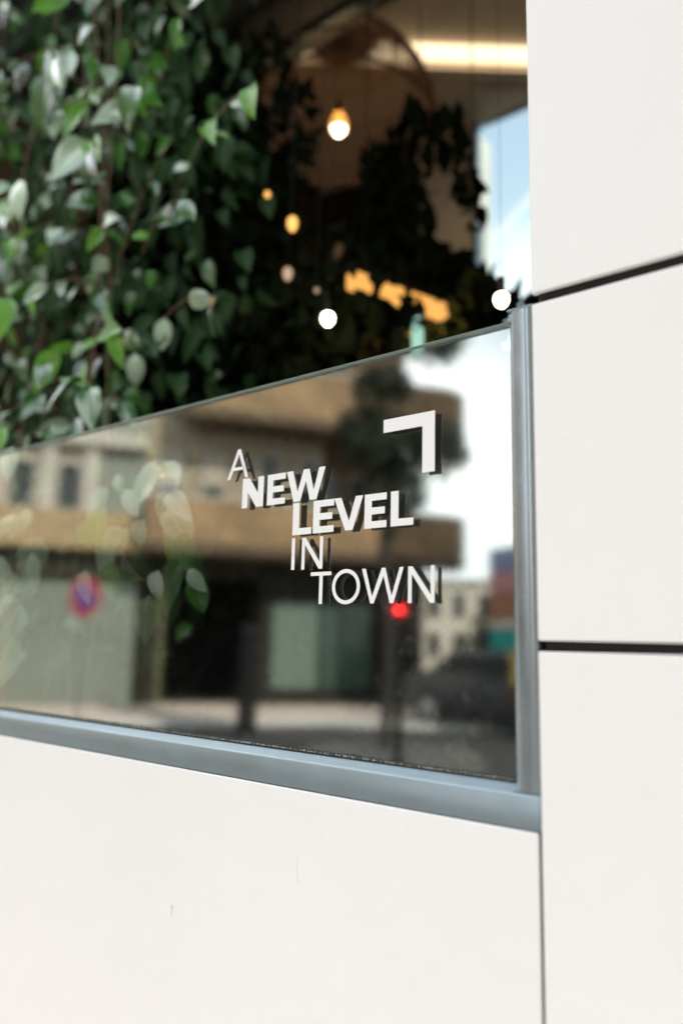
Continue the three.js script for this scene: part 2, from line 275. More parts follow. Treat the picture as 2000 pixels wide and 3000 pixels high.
{ // amber linear lamp, half hidden by leaves
  const a = new THREE.Vector3(-1.28, 2.56, -0.9), b = new THREE.Vector3(-1.115, 2.535, -1.44), L = a.distanceTo(b);
  const t = thing('linear_pendant', 'amber lit linear pendant broken up by dark leaves above the glass', 'pendant lamp', a.clone().add(b).multiplyScalar(0.5).toArray(), Math.atan2(-(b.z - a.z), b.x - a.x));
  part('housing', bx(-L / 2, L / 2, 0.027, 0.045, -0.025, 0.025, 0.004), M.black, t);
  for (let i = 0; i < 5; i++) part('diffuser', bx(-L / 2 + i * L / 5 + [0.008, 0.02, 0.006, 0.004, 0.014][i], -L / 2 + (i + 1) * L / 5 - [0.03, 0.022, 0.004, 0.012, 0.006][i], -0.03, 0.026, -0.022, 0.022, 0.012), glow(1, 0.47, 0.11, 0.66), t);
  part('cord', [cyl(-L * 0.4, 0.045, 2.04, 0, 0.002), cyl(L * 0.4, 0.045, 2.04, 0, 0.002)], M.black, t);
  pointLamp((a.x + b.x) / 2, 2.48, (a.z + b.z) / 2, new THREE.Color(1, 0.5, 0.15), 0.12);
}
{
  const list = [[-1.4, 2.745, -0.68, 0.008, 'tiny amber bulb glinting highest among the dark leaves'], [-1.3, 2.62, -0.68, 0.014, 'larger amber bulb glinting below the tiny highest one'], [-1.31, 2.477, -0.68, 0.013, 'pale amber bulb glinting straight above the small round bulb'], [-1.205, 2.4, -0.68, 0.007, 'dim amber bulb nearest to the small round bulb']];
  list.forEach(([x, y, z, r, l], i) => { const t = thing('amber_bulb', l, 'light bulb', [x, y, z], 0, 'amber bulbs among the leaves'); part('bulb', bulbGeo(r, [1.2, 1.6, 1.5, 1.1][i]), glow(1, i > 1 ? 0.66 : 0.5, i > 1 ? 0.42 : 0.12, [1, 1, 0.35, 0.25][i]), t); part('cord', cyl(0, r * 1.1, 4.6 - y, 0, 0.0014), M.black, t); }); }
{ const t = thing('tube_lamp', 'pale green upright tube lamp seen across the top edge of the glass', 'lamp', [-1.1, 2.36, -1.0]);
  const g = new THREE.CapsuleGeometry(0.017, 0.085, 6, 16); part('tube', g, glow(0.42, 0.78, 0.62, 0.55), t); part('cap', cyl(0, 0.06, 0.08, 0, 0.012), M.black, t); part('cord', cyl(0, 0.08, 2.24, 0, 0.0014), M.black, t); }

// ---------------------------------------------------------------- plants behind the glass
function leafGeo(L, Wd, bend, fold, tip, seg = 7) {      // ovate leaf with drip tip: base at origin, along +y, face +z
  const pos = [], uv = [], idx = [];
  for (let i = 0; i <= seg; i++) { const s = i / seg, w = Wd * Math.pow(Math.sin(Math.PI * Math.pow(s, 0.72)), 0.85) * (s > 0.85 ? 1 - (s - 0.85) * tip : 1) + (i === seg ? 0 : 0.0008);
    const y = L * Math.sin(bend * s) / bend, z = -L * (1 - Math.cos(bend * s)) / bend;
    for (let k = -2; k <= 2; k++) { const a = k / 2; pos.push(a * w / 2, y, z + Math.abs(a) * fold * w * 0.5 - 0.06 * w * Math.sin(a * 3 + s * 8) * (k === 2 || k === -2)); uv.push(0.5 + a / 2, s); } }
  for (let i = 0; i < seg; i++) for (let k = 0; k < 4; k++) { const a = i * 5 + k; idx.push(a, a + 1, a + 5, a + 1, a + 6, a + 5); }
  const g = new THREE.BufferGeometry(); g.setAttribute('position', new THREE.Float32BufferAttribute(pos, 3)); g.setAttribute('uv', new THREE.Float32BufferAttribute(uv, 2)); g.setIndex(idx); g.computeVertexNormals(); return g;
}
const leafMap = (r, g, b, s) => { const t = tex(128, 1, (u, v) => { const mid = Math.exp(-Math.pow((u - 0.5) / 0.025, 2)), side = Math.pow(Math.max(0, Math.cos((v * 9 - Math.abs(u - 0.5) * 6) * Math.PI * 2)), 12) * 0.25, n = 0.82 + 0.36 * fbm(u * 6, v * 6, s, 4, 6); const k = n * (1 + 0.5 * mid + side); return [r * k + 0.05 * mid, g * k + 0.05 * mid, b * k + 0.02 * mid]; }); return t; };
const leafMat = (r, g, b, s, through = 0.3) => phy(1, 1, 1, through ? 1 : 0.34, { map: leafMap(r, g, b, s), transmission: through, thickness: 0, clearcoat: 1, clearcoatRoughness: 0.12, ior: through ? 1.45 : 1.75 });
const LM = [leafMat(0.016, 0.105, 0.008, 81, 0), leafMat(0.04, 0.19, 0.01, 82, 0.3), leafMat(0.006, 0.03, 0.006, 83, 0), leafMat(0.12, 0.36, 0.016, 84, 0.4), leafMat(0.3, 0.43, 0.29, 85, 0)];
const LG = [leafGeo(0.078, 0.038, 0.7, 0.35, 3), leafGeo(0.07, 0.036, 1.1, 0.25, 4), leafGeo(0.088, 0.04, 0.45, 0.5, 4), leafGeo(0.062, 0.033, 0.9, -0.2, 3)];
const barkMat = new THREE.MeshStandardMaterial({ map: mottled(0.2, 0.13, 0.08, 91, 0.12, 0.7), roughness: 0.8 });
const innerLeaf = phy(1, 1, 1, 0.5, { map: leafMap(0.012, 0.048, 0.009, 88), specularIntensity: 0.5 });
const V = (a) => new THREE.Vector3(...a);
function setLeaf(m, p, dir, face, roll, s) {
  const y = dir.clone().normalize(), z = face.clone().addScaledVector(y, -face.dot(y)).normalize(), x = new THREE.Vector3().crossVectors(y, z);
  const mt = new THREE.Matrix4().makeBasis(x, y, z).multiply(new THREE.Matrix4().makeRotationY(roll)); m.quaternion.setFromRotationMatrix(mt); m.position.copy(p); m.scale.setScalar(s);
}
{ // the ficus against the window, leaf by leaf
  const t = thing('ficus', 'glossy green ficus pressed up against the window at the left', 'plant', [0, 0, 0]);
  const stems = []; let leaves = 0;
  const bases = []; for (let i = 0; i < 7; i++) { const x = -2.45 + i * 0.15, z = rr(-0.42, -0.3), top = i < 6 ? rr(3.3, 4.0) : rr(2.3, 2.9), p = []; for (let k = 0; k <= 6; k++) { const s = k / 6; p.push([x + 0.06 * Math.sin(s * 5 + i) + 0.04 * (rnd() - 0.5), 0.7 + (top - 0.7) * s, z + 0.05 * Math.cos(s * 4 + i * 2)]); } bases.push(p); part('stem', tube(p, 0.0024, 24, 6), barkMat, t); }
  function sprig(a, b, n, big = 1, bright = 0, pale = 0) {  // twig from a to b with n leaves hanging from it
    const A = V(a), B = V(b), mid = A.clone().lerp(B, 0.5).add(new THREE.Vector3(0, 0.03 + 0.12 * A.distanceTo(B), 0.01));
    const curve = new THREE.QuadraticBezierCurve3(A, mid, B); part('twig', new THREE.TubeGeometry(curve, 8, 0.0016, 5), barkMat, t);
    for (let i = 0; i < n; i++) {
      const s = n === 1 ? 1 : 0.22 + 0.78 * i / (n - 1), p = curve.getPoint(s), tan = curve.getTangent(s), side = i % 2 ? 1 : -1;
      const dir = tan.clone().multiplyScalar(0.55).add(new THREE.Vector3(side * rr(0.2, 0.75), rr(-1.1, -0.25), rr(-0.1, 0.55)));
      const face = new THREE.Vector3(rr(-0.55, 1.0), rr(-0.5, 0.9), rr(0.25, 1.0));
      const mi = rnd() < pale ? 4 : rnd() < bright ? 3 : [0, 0, 0, 0, 1, 1, 2, 3, 4, 4][Math.floor(rnd() * 10)];
      const m = part('leaf', LG[Math.floor(rnd() * 4)], LM[mi], t); setLeaf(m, p, dir, face, rr(-0.35, 0.35), big * rr(0.8, 1.5)); leaves++;
    }
  }
  // shoots off the stems: thick on the left, thinning to the right
  const right = (y) => y > 2.9 ? -1.5 : y > 2.45 ? -1.42 : y > 2.1 ? -1.44 : -1.5;
  for (let i = 0; i < 47; i++) {
    const y = 1.82 + 1.75 * (i + rnd()) / 47, xr = right(y), x = xr - 0.95 * Math.pow(rnd(), 1.1), z = -0.12 - 0.3 * rnd();
    let best = bases[0], bd = 9; for (const p of bases) { const d = Math.abs(p[3][0] - x) + 0.2 * rnd(); if (d < bd) { bd = d; best = p; } }
    const s = Math.min(0.98, Math.max(0.1, (y - 0.6) / (best[6][1] - 0.7))), k = Math.min(5, Math.floor(s * 6)), q = V(best[k]).lerp(V(best[k + 1]), s * 6 - k); if (q.y > y + 0.25) q.y = y + 0.2;
    sprig(q.toArray(), [x, y, z], 3 + Math.floor(rnd() * 2), 1, 0.12);
  }
  // single shoots that the photograph shows clear of the mass
  sprig([-1.45, 2.62, -0.4], [-1.02, 2.62, -0.24], 5, 1, 0.1); sprig([-1.5, 2.45, -0.35], [-1.2, 2.42, -0.22], 4, 0.9, 0.3); sprig([-1.5, 2.78, -0.3], [-1.3, 2.7, -0.16], 5, 1.25, 0.15);
  sprig([-1.62, 2.9, -0.3], [-1.42, 2.8, -0.14], 5, 1.25, 0.35); sprig([-1.5, 2.25, -0.4], [-1.16, 2.22, -0.3], 3, 0.9, 0.2); sprig([-1.6, 2.2, -0.3], [-1.36, 2.16, -0.2], 3, 1.2, 0.9);
  sprig([-1.55, 2.98, -0.4], [-1.25, 2.95, -0.25], 4, 0.9, 0); sprig([-1.7, 2.1, -0.3], [-1.38, 2.02, -0.16], 4, 1.15, 0.3); sprig([-1.95, 2.05, -0.25], [-1.7, 1.98, -0.14], 4, 1.2, 0.3);
  sprig([-2.0, 3.02, -0.3], [-1.55, 2.9, -0.13], 7, 1.3, 0.2, 0.45); sprig([-2.1, 2.7, -0.3], [-1.72, 2.62, -0.13], 5, 1.3, 0.2, 0.5); sprig([-2.1, 2.35, -0.3], [-1.7, 2.3, -0.13], 5, 1.2, 0.2, 0.45); sprig([-1.75, 2.75, -0.3], [-1.42, 2.6, -0.15], 5, 1.3, 0.3, 0.4);
  // shoots hanging behind the lower glass
  sprig([-1.5, 1.84, -0.2], [-1.58, 1.64, -0.07], 4, 1.25, 0.2, 0.7); sprig([-1.48, 1.72, -0.16], [-1.45, 1.56, -0.06], 4, 1.3, 0.1, 0.9); sprig([-1.45, 1.6, -0.12], [-1.4, 1.5, -0.05], 3, 1.3, 0, 0.9); sprig([-1.35, 1.84, -0.25], [-1.22, 1.74, -0.1], 4, 0.95, 0.2, 0.5);
  sprig([-1.25, 1.86, -0.25], [-1.02, 1.72, -0.1], 6, 0.9, 0.2, 0.6); sprig([-1.3, 1.72, -0.2], [-1.13, 1.62, -0.1], 5, 0.95, 0.5, 0.2); sprig([-1.15, 1.74, -0.2], [-0.95, 1.6, -0.1], 6, 0.95, 0.4, 0.4); sprig([-1.62, 1.52, -0.12], [-1.5, 1.43, -0.05], 3, 1.3, 0, 0.9);
  // large leaves resting close behind the lower glass
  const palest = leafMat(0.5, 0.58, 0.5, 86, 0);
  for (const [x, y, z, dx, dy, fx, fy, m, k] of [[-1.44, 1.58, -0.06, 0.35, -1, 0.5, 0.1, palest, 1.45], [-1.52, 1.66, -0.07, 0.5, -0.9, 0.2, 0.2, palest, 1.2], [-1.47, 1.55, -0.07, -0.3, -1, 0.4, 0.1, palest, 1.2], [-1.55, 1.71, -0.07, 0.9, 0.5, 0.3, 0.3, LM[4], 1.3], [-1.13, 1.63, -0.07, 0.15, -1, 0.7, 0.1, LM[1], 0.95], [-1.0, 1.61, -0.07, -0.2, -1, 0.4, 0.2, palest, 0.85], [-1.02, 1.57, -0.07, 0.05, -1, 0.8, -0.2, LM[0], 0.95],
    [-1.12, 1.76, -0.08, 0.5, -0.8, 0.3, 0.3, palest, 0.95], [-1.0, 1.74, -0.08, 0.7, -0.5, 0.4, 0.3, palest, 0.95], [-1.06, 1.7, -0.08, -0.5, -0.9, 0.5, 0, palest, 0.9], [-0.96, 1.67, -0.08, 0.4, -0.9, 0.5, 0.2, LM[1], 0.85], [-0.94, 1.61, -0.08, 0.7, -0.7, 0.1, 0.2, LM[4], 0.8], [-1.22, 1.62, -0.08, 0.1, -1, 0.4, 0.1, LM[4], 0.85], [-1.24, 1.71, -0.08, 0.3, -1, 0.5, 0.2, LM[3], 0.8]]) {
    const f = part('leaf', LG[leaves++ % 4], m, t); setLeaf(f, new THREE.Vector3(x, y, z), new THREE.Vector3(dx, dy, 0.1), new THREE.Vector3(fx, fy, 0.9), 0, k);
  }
  // the leaves further in, too many to count
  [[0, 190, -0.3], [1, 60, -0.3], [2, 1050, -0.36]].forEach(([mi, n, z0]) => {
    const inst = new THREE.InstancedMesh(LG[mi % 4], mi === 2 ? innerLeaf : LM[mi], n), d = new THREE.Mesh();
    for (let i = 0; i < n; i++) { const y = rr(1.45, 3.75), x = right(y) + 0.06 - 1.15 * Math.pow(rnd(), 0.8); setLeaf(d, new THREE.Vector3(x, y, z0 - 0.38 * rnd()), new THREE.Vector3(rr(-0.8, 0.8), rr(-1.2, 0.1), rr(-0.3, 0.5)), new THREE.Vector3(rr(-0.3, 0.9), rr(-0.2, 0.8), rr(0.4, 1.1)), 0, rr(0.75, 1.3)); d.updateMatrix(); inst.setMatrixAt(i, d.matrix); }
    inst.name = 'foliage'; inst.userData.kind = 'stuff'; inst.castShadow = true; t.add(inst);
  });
  console.log('ficus leaves', leaves);
}
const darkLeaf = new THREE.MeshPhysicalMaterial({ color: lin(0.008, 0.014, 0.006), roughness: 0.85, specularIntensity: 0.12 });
const simpleLeaf = leafGeo(0.085, 0.05, 0.8, 0.3, 3, 3);
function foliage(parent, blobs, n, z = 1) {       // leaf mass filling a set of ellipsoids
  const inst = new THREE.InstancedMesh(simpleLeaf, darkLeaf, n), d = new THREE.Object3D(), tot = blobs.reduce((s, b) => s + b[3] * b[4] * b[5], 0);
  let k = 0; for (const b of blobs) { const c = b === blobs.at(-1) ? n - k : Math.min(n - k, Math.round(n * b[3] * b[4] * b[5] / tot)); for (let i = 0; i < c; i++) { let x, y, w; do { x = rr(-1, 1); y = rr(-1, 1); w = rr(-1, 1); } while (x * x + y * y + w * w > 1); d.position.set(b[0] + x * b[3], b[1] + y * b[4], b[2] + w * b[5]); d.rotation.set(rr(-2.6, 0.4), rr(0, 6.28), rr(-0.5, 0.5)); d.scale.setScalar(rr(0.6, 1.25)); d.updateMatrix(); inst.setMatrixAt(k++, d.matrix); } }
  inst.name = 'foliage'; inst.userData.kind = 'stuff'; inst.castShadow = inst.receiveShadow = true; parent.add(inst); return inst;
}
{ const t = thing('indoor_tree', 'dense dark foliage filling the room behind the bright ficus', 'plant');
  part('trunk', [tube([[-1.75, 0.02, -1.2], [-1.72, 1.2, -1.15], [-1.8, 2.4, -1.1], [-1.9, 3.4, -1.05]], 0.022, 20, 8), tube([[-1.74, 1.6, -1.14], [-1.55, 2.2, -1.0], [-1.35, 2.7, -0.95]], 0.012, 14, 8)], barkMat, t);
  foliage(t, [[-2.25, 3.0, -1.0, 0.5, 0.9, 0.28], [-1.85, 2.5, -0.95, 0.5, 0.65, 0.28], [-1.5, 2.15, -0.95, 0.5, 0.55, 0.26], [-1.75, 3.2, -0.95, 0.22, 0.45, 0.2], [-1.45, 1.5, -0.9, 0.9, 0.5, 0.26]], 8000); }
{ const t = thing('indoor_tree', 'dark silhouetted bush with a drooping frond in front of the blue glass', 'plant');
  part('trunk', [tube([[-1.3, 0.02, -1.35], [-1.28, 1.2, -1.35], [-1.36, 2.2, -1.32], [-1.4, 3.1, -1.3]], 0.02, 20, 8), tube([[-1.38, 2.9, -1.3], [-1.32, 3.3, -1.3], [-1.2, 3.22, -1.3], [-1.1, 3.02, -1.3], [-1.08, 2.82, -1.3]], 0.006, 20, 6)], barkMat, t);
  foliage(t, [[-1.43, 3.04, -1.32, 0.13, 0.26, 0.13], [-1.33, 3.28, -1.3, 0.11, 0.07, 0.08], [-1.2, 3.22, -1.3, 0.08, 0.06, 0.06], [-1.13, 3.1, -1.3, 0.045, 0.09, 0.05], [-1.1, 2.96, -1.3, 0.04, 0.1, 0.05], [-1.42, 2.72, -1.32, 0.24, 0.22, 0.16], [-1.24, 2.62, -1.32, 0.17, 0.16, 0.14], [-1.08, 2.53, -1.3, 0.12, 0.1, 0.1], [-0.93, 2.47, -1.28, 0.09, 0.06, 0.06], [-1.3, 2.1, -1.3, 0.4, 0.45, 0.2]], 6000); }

// ---------------------------------------------------------------- across the street (seen in the glass)
const plaster = (r, g, b, s) => new THREE.MeshStandardMaterial({ map: mottled(r, g, b, s, 3, 0.3), roughness: 0.88 });
const mOchre = new THREE.MeshStandardMaterial({ map: mottled(0.29, 0.185, 0.1, 101, 2.2, 0.9), roughness: 0.88 }), mTan = plaster(0.34, 0.27, 0.19, 102), mCream = plaster(0.44, 0.38, 0.3, 103), mWhite = plaster(0.48, 0.44, 0.38, 104), mGreyP = plaster(0.24, 0.25, 0.21, 105), mShut = plaster(0.2, 0.22, 0.18, 106), mBrown = plaster(0.12, 0.08, 0.05, 107), mDark = phy(0.015, 0.015, 0.015, 0.9, { specularIntensity: 0.1 });
const darkPane = phy(0.02, 0.022, 0.024, 0.08, {}), greenPane = phy(0.055, 0.085, 0.07, 0.15, {});
function win(t, u0, u1, h0, h1, w, o = {}) {   // a window set in the wall: frame, pane, optional half-drawn blind
  const f = 0.06, z = -w;
  const fr = part('window', [bx(u0, u1, h1 - f, h1, z - 0.05, z + 0.12), bx(u0, u1, h0, h0 + f, z - 0.07, z + 0.12), bx(u0, u0 + f, h0 + f, h1 - f, z - 0.05, z + 0.12), bx(u1 - f, u1, h0 + f, h1 - f, z - 0.05, z + 0.12)], o.frame || mWhite, t);
  const hb = o.blind ? h0 + (h1 - h0) * o.blind : h1 - f;
  part('pane', bx(u0 + f, u1 - f, h0 + f, hb, z + 0.0, z + 0.02), o.pane || darkPane, fr);
  if (o.blind) part('blind', bx(u0 + f, u1 - f, hb, h1 - f, z - 0.02, z + 0.02), mCream, fr);
  return fr;
}
function balcony(t, h, u0, u1, out, ph, mat, round = 1.05) {
  const arc = []; for (let i = 0; i <= 12; i++) { const a = -Math.PI / 2 + Math.PI / 2 * i / 12; arc.push([u1 - round + round * Math.cos(a), -(out - round) + round * Math.sin(a)]); }
  const outline = [[u0, 0.3], [u0, -out], ...arc, [u1, 0.3]];
  const inner = [[u0 + 0.12, 0.3], [u0 + 0.12, -out + 0.12], ...arc.map(([x, z]) => { const cx = u1 - round, cz = -(out - round), k = (round - 0.12) / round; return [cx + (x - cx) * k, cz + (z - cz) * k]; }), [u1 - 0.12, 0.3]];
  const flat = (pts) => pts.map(([x, z]) => [x, -z]);
  const slab = polyExtrude(flat(outline), 0.22); slab.rotateX(-Math.PI / 2); slab.translate(0, h, 0);
  const b = part('balcony', slab, mBrown, t);
  const ring = polyExtrude(flat([...outline.slice(0, -1), outline.at(-1), ...inner.slice().reverse()]), ph - 0.222); ring.rotateX(-Math.PI / 2); ring.translate(0, h + 0.222, 0); part('parapet', ring, mat, b);
  const cop = polyExtrude(flat([...outline, ...inner.slice().reverse()]), 0.06); cop.rotateX(-Math.PI / 2); cop.translate(0, h + ph + 0.002, 0); part('coping', cop, mWhite, b);
  return b;
}
{ // corner block with rounded balconies
  const t = thing('apartment_building', 'tan corner apartment block with deep rounded balconies across the street', 'building', O.toArray(), TH);
  part('wall', [bx(-4.1, 0.25, 3.45, 13.4, 0.02, 9), bx(-4.1, 3.05, 0, 3.45, 3.2, 9)], mTan, t);
  part('loggia_wall', bx(0.25, 3.05, 3.45, 13.4, 1.5, 9), mBrown, t, 'brown recessed wall behind the rounded balconies');
  part('ground_wall', [bx(-4.1, -3.62, 0, 3.45, 0.02, 3.2), bx(-1.2, -0.97, 0, 3.45, 0.02, 3.2), bx(-3.62, -1.2, 3.0, 3.45, 0.02, 3.2), bx(-0.97, 3.05, 2.55, 3.45, 0.02, 0.3), bx(-0.97, 3.05, 0, 0.3, 0.02, 0.3), bx(1.72, 2.0, 0.3, 2.55, 0.02, 0.3)], phy(0.03, 0.026, 0.022, 0.9, { specularIntensity: 0.15 }), t, 'dark ground floor front');
  part('passage_wall', bx(-3.62, -1.2, 0.01, 3.0, 2.6, 3.19), mDark, t, 'black passage');
  part('pilaster', bx(-3.6, -3.5, 0, 3.0, -0.06, 0.02), plaster(0.15, 0.145, 0.075, 109), t);
  const sw = part('shop_window', [bx(-0.97, 1.72, 2.47, 2.55, 0.06, 0.16), bx(-0.97, 1.72, 0.3, 0.38, 0.06, 0.16), bx(-0.97, -0.9, 0.38, 2.47, 0.06, 0.16), bx(0.28, 0.35, 0.38, 2.47, 0.06, 0.16), bx(1.65, 1.72, 0.38, 2.47, 0.06, 0.16)], mDark, t);
  part('pane', bx(-0.9, 0.28, 0.38, 2.47, 0.1, 0.12), phy(0.13, 0.175, 0.14, 0.3, {}), sw); part('pane', bx(0.35, 1.65, 0.38, 2.47, 0.1, 0.12), greenPane, sw);
  const dr = part('shop_door', [bx(2.0, 3.05, 2.47, 2.55, 0.06, 0.16), bx(2.0, 2.07, 0, 2.47, 0.06, 0.16), bx(2.98, 3.05, 0, 2.47, 0.06, 0.16)], mDark, t); part('pane', bx(2.07, 2.98, 0.05, 2.47, 0.1, 0.12), darkPane, dr);
  balcony(t, 3.45, -4.1, 4.05, 1.15, 1.2, mOchre); balcony(t, 6.62, -3.3, 4.05, 1.15, 1.35, mOchre); balcony(t, 9.7, -3.3, 4.05, 1.15, 1.3, mOchre); 
  win(t, -3.83, -3.29, 4.3, 6.0, 0.03, { blind: 0.5 }); win(t, -2.81, -2.23, 4.3, 6.0, 0.03, { blind: 0.52 }); win(t, -1.45, -0.85, 3.8, 6.1, 0.03); win(t, -0.4, 0.12, 3.8, 6.1, 0.03);
  for (const [a, b] of [[0.5, 1.1], [1.35, 1.95], [2.2, 2.85]]) { win(t, a, b, 3.75, 6.1, -1.45, { frame: mCream }); win(t, a, b, 6.95, 9.2, -1.45, { frame: mCream }); win(t, a, b, 10, 12.3, -1.45, { frame: mCream }); }
  for (const [a, b] of [[-3.7, -3.0], [-2.6, -1.9], [-1.4, -0.7]]) { win(t, a, b, 7.0, 9.2, 0.03); win(t, a, b, 10.1, 12.3, 0.03); }
  part('roof', bx(-4.2, 3.2, 13.4, 13.65, -0.3, 9.1), mWhite, t);
}
{ // cream building with pilasters
  const t = thing('cream_building', 'cream pilastered building with grey shutters left of the corner block', 'building', O.toArray(), TH);
  part('wall', [bx(-18, -4.11, 3.3, 8.6, 0.05, 9), bx(-18, -4.11, 0, 3.3, 0.12, 9)], mCream, t);
  part('grey_panel', bx(-5.2, -4.12, 4.35, 6.6, -0.02, 0.04), mGreyP, t);
  part('cornice', bx(-18, -4.12, 5.9, 6.25, -0.3, 0.05), mWhite, t);
  part('ledge', bx(-18, -4.12, 3.45, 4.28, -0.55, 0.05), plaster(0.36, 0.25, 0.14, 111), t, 'ochre band below the windows');
  part('fascia', bx(-18, -4.12, 2.8, 3.44, -0.15, 0.1), phy(0.045, 0.038, 0.03, 0.9, { specularIntensity: 0.15 }), t, 'dark strip above the shutters');
  for (const u of [-12.1, -11.1, -9.8, -8.6, -7.55, -6.44, -5.5]) part('pilaster', bx(u, u + 0.3, 4.285, 5.9, -0.14, 0.045), mWhite, t);
  for (const u of [-11.7, -9.3, -8.1, -7.12, -6.1]) win(t, u, u + 0.58, 4.32, 5.5, 0.0, { frame: mWhite });
  for (let i = 0; i < 5; i++) { const u = -18 + i * 2.8; const s = part('shutter', bx(u, u + 2.66, 0.0, 2.75, 0.0, 0.1), mShut, t); for (let k = 0; k < 11; k++) part('slat', bx(u + 0.03, u + 2.63, 0.04 + k * 0.245, 0.25 + k * 0.245, -0.02, 0.0, 0.008), mShut, s); }
  part('shop_front', bx(-4.0, -4.11, 0, 2.75, 0, 0.1), mShut, t);
  part('roof', bx(-18.2, -4.11, 8.6, 8.85, -0.3, 9), mWhite, t);
}
{ const p = [-23.6, -0.12, 43], t = thing('far_building', 'pale beige building far down the side street', 'building', p, -0.52); part('wall', bx(-5, 5, 0, 5.6, 0, 8), plaster(0.66, 0.58, 0.48, 121), t); part('roof', bx(-5.2, 5.2, 5.6, 5.85, -0.2, 8.2), mTan, t); for (let i = 0; i < 6; i++) for (let k = 0; k < 2; k++) win(t, -4.5 + i * 1.6, -3.7 + i * 1.6, 0.9 + k * 2.5, 2.5 + k * 2.5, 0.02); }

{ // the block on the other corner of the side street: it shades the rounded balconies
  const t = thing('corner_block', 'tall grey corner block on the near side of the side street', 'building', [0, 0, 0]);
  part('wall', [bx(-4.9, 9, 3.4, 14, 13.2, 24), bx(-4.8, 9, -0.12, 3.4, 13.5, 24)], mTan, t); part('cornice', bx(-5.05, 9.1, 14, 14.3, 13.0, 24), mWhite, t);
  for (let k = 0; k < 3; k++) for (let i = 0; i < 6; i++) { const x = -4.0 + i * 2.1, h = 4.3 + k * 3.2; part('window', [bx(x, x + 1.1, h, h + 0.1, 13.1, 13.19), bx(x, x + 1.1, h + 1.7, h + 1.8, 13.1, 13.19), bx(x, x + 0.08, h + 0.1, h + 1.7, 13.1, 13.19), bx(x + 1.02, x + 1.1, h + 0.1, h + 1.7, 13.1, 13.19)], mWhite, t).add((() => { const p = new THREE.Mesh(bx(x + 0.08, x + 1.02, h + 0.1, h + 1.7, 13.16, 13.195), darkPane); p.name = 'pane'; return p; })()); }
}

function tree(name, label, x, z, th, crowns, n, col, trunkR) {
  const t = thing(name, label, 'tree', [x, 0, z]);
  part('trunk', [tube([[0, 0, 0], [0.04, th * 0.4, 0.02], [-0.03, th * 0.75, 0], [0.02, th, 0.03]], trunkR, 16, 10), tube([[0, th * 0.7, 0], [0.3, th * 0.9, 0.1], [0.5, th * 1.1, 0.1]], trunkR * 0.45, 10, 7), tube([[0, th * 0.75, 0], [-0.3, th * 0.95, -0.1], [-0.45, th * 1.15, 0]], trunkR * 0.45, 10, 7)], std(0.03, 0.024, 0.02, 0.9), t);
  const c = foliage(t, crowns, n); c.name = 'crown'; c.material = new THREE.MeshStandardMaterial({ color: lin(...col), roughness: 0.7 }); c.geometry = leafGeo(0.16, 0.1, 0.6, 0.3, 2, 2); return t;
}
{ const g = new THREE.CylinderGeometry(1.25, 1.3, 0.16, 36); g.translate(-6.1, -0.05, 8.2); struct('traffic_island', g, new THREE.MeshStandardMaterial({ map: mottled(0.09, 0.085, 0.08, 73, 1, 0.4), roughness: 0.9 })); }
tree('street_tree', 'dark leafy street tree standing between the traffic light and the corner block', -6.42, 8.5, 4.1, [[-0.1, 5.4, 0, 0.5, 0.3, 0.5], [0.4, 6.35, 0, 0.7, 0.5, 0.6], [0.95, 5.9, 0, 0.4, 0.4, 0.3], [0.1, 4.4, 0, 0.75, 0.45, 0.6], [0.9, 4.3, 0.1, 0.42, 0.42, 0.4], [0.35, 3.7, 0, 0.35, 0.35, 0.35], [-0.6, 4.9, 0.2, 0.5, 0.35, 0.4]], 4200, [0.02, 0.03, 0.014], 0.085);
{ const t = thing('street_post', 'stout black street post with a domed cap on the far pavement edge', 'post', [-9.0, -0.12, 8.3]); part('post', cyl(0, 0, 1.75, 0, 0.17, 0.15), M.black, t); const c = new THREE.SphereGeometry(0.16, 20, 10, 0, Math.PI * 2, 0, Math.PI / 2); c.translate(0, 1.75, 0); part('cap', c, M.black, t); part('foot', cyl(0, 0, 0.14, 0, 0.24, 0.2), M.steel, t); }
tree('conifer', 'dark narrow conifer beside the coloured advertising pillar', -7.85, 14.2, 1.6, [[0, 0.8, 0, 0.35, 0.75, 0.35], [0, 1.6, 0, 0.26, 0.7, 0.26], [-0.9, 0.5, 0.3, 0.6, 0.5, 0.4]], 1500, [0.015, 0.028, 0.014], 0.08);
{ // pedestrian signal
  const t = thing('traffic_light', 'black traffic light pole showing a red lamp', 'traffic light', [-5.26, -0.12, 7.11], 0.62);
  part('pole', [cyl(0, 0, 2.5, 0, 0.055), cyl(0, 0, 0.25, 0, 0.1, 0.08)], M.black, t);
  part('bracket', [bx(0.04, 0.2, 2.2, 2.24, -0.02, 0.02), bx(0.04, 0.2, 1.72, 1.76, -0.02, 0.02)], M.black, t);
  part('housing', bx(0.16, 0.42, 1.6, 2.32, -0.08, 0.1, 0.02), M.black, t);
  const d = new THREE.CylinderGeometry(0.055, 0.055, 0.03, 24); d.rotateX(Math.PI / 2); const a = d.clone().translate(0.29, 2.03, -0.085), b = d.clone().translate(0.29, 1.74, -0.085);
  part('red_lamp', a, glow(1, 0.005, 0.005, 4.5), t); part('green_lamp', b, std(0.01, 0.03, 0.02, 0.3), t);
  const l = new THREE.PointLight(new THREE.Color(1, 0.03, 0.03), 0.04, 6, 2); l.position.set(-5.097, 1.91, 6.84); scene.add(l);
}
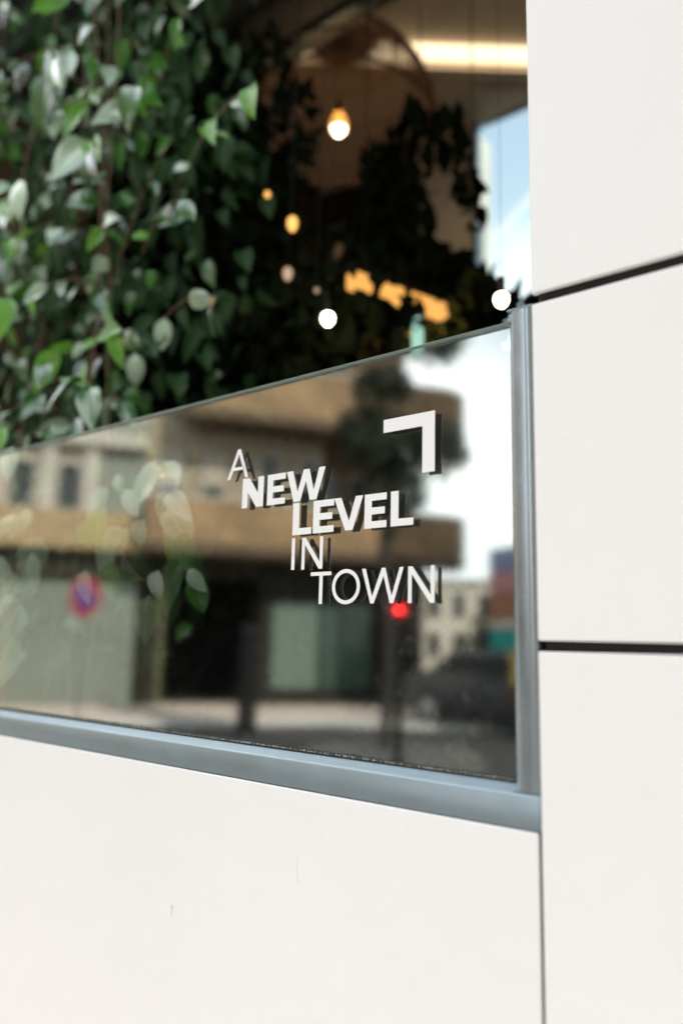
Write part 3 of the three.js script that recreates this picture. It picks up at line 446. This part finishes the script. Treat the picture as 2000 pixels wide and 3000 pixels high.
{ // no parking sign
  const t = thing('road_sign', 'round blue and red no parking sign in front of the cream building', 'road sign', [-11.02, -0.12, 6.5], -0.2);
  part('pole', cyl(0, 0, 2.62, 0.03, 0.03), std(0.3, 0.31, 0.31, 0.4, { metalness: 0.6 }), t);
  const disc = (r, z0, z1) => { const g = new THREE.CylinderGeometry(r, r, z1 - z0, 40); g.rotateX(Math.PI / 2); g.translate(0, 2.26, (z0 + z1) / 2); return g; };
  const s = part('disc', disc(0.33, -0.01, 0.0), std(0.5, 0.02, 0.03, 0.4), t); part('blue_field', disc(0.22, -0.014, -0.0101), std(0.03, 0.04, 0.3, 0.4), s);
  const bar = bx(-0.24, 0.24, -0.035, 0.035, -0.018, -0.0141); bar.rotateZ(0.785); bar.translate(0, 2.26, 0); part('red_bar', bar, std(0.5, 0.02, 0.03, 0.4), s);
}
{ // advertising pillar
  const t = thing('advertising_pillar', 'tall advertising pillar in blue, pink, teal and yellow panels', 'sign', [-6.35, 0, 12.4], 0.45);
  const z0 = -0.12, z1 = 0.12; part('post', bx(-0.46, 0.46, 0, 3.35, -0.1, 0.1, 0.01), M.steel, t);
  for (const [a, b, c] of [[2.92, 3.3, [0.2, 0.24, 0.42]], [2.5, 2.9, [0.5, 0.22, 0.24]], [2.02, 2.48, [0.34, 0.14, 0.08]], [1.84, 2.0, [0.6, 0.5, 0.42]], [1.46, 1.82, [0.01, 0.3, 0.27]], [0.85, 1.44, [0.62, 0.42, 0.1]], [0.5, 0.83, [0.12, 0.03, 0.03]]]) part('panel', bx(-0.44, 0.44, a, b, z0, z1, 0.008), std(...c, 0.5), t);
}
{ // dark parked car, side on
  const t = thing('parked_car', 'dark parked car standing on the far pavement by the conifer', 'car', [-6.7, 0.0, 13.1], 0.1);
  const body = polyExtrude([[-2.1, 0.35], [-2.1, 0.75], [-1.95, 0.86], [-1.35, 0.93], [-0.75, 1.36], [0.75, 1.38], [1.45, 0.98], [2.0, 0.88], [2.1, 0.6], [2.08, 0.32], [1.68, 0.3], [1.6, 0.55], [1.3, 0.66], [1.0, 0.55], [0.92, 0.3], [-0.92, 0.3], [-1.0, 0.55], [-1.3, 0.66], [-1.6, 0.55], [-1.68, 0.3]], 1.5, [], 0.08); body.translate(0, 0, -0.75);
  part('body', body, phy(0.015, 0.017, 0.02, 0.35, { clearcoat: 1, clearcoatRoughness: 0.05 }), t);
  const gl = polyExtrude([[-1.1, 0.98], [-0.7, 1.29], [0.68, 1.31], [1.2, 0.99]], 1.69); gl.translate(0, 0, -0.845); part('side_glass', gl, darkPane, t);
  for (const [x, z] of [[-1.3, -0.78], [1.3, -0.78], [-1.3, 0.78], [1.3, 0.78]]) { const w = new THREE.CylinderGeometry(0.31, 0.31, 0.2, 24); w.rotateX(Math.PI / 2); w.translate(x, 0.31, z); const tyre = part('wheel', w, std(0.015, 0.015, 0.015, 0.9), t); const r = new THREE.CylinderGeometry(0.2, 0.2, 0.02, 20); r.rotateX(Math.PI / 2); r.translate(x, 0.31, z + Math.sign(z) * 0.102); part('rim', r, std(0.4, 0.4, 0.41, 0.3, { metalness: 0.8 }), tyre); }
  part('tail_light', bx(-2.2, -2.12, 0.66, 0.82, -0.7, -0.4, 0.02), std(0.35, 0.03, 0.02, 0.3), t); part('tail_light', bx(-2.2, -2.12, 0.66, 0.82, 0.4, 0.7, 0.02), std(0.35, 0.03, 0.02, 0.3), t);
}
renderer.render(scene, camera);
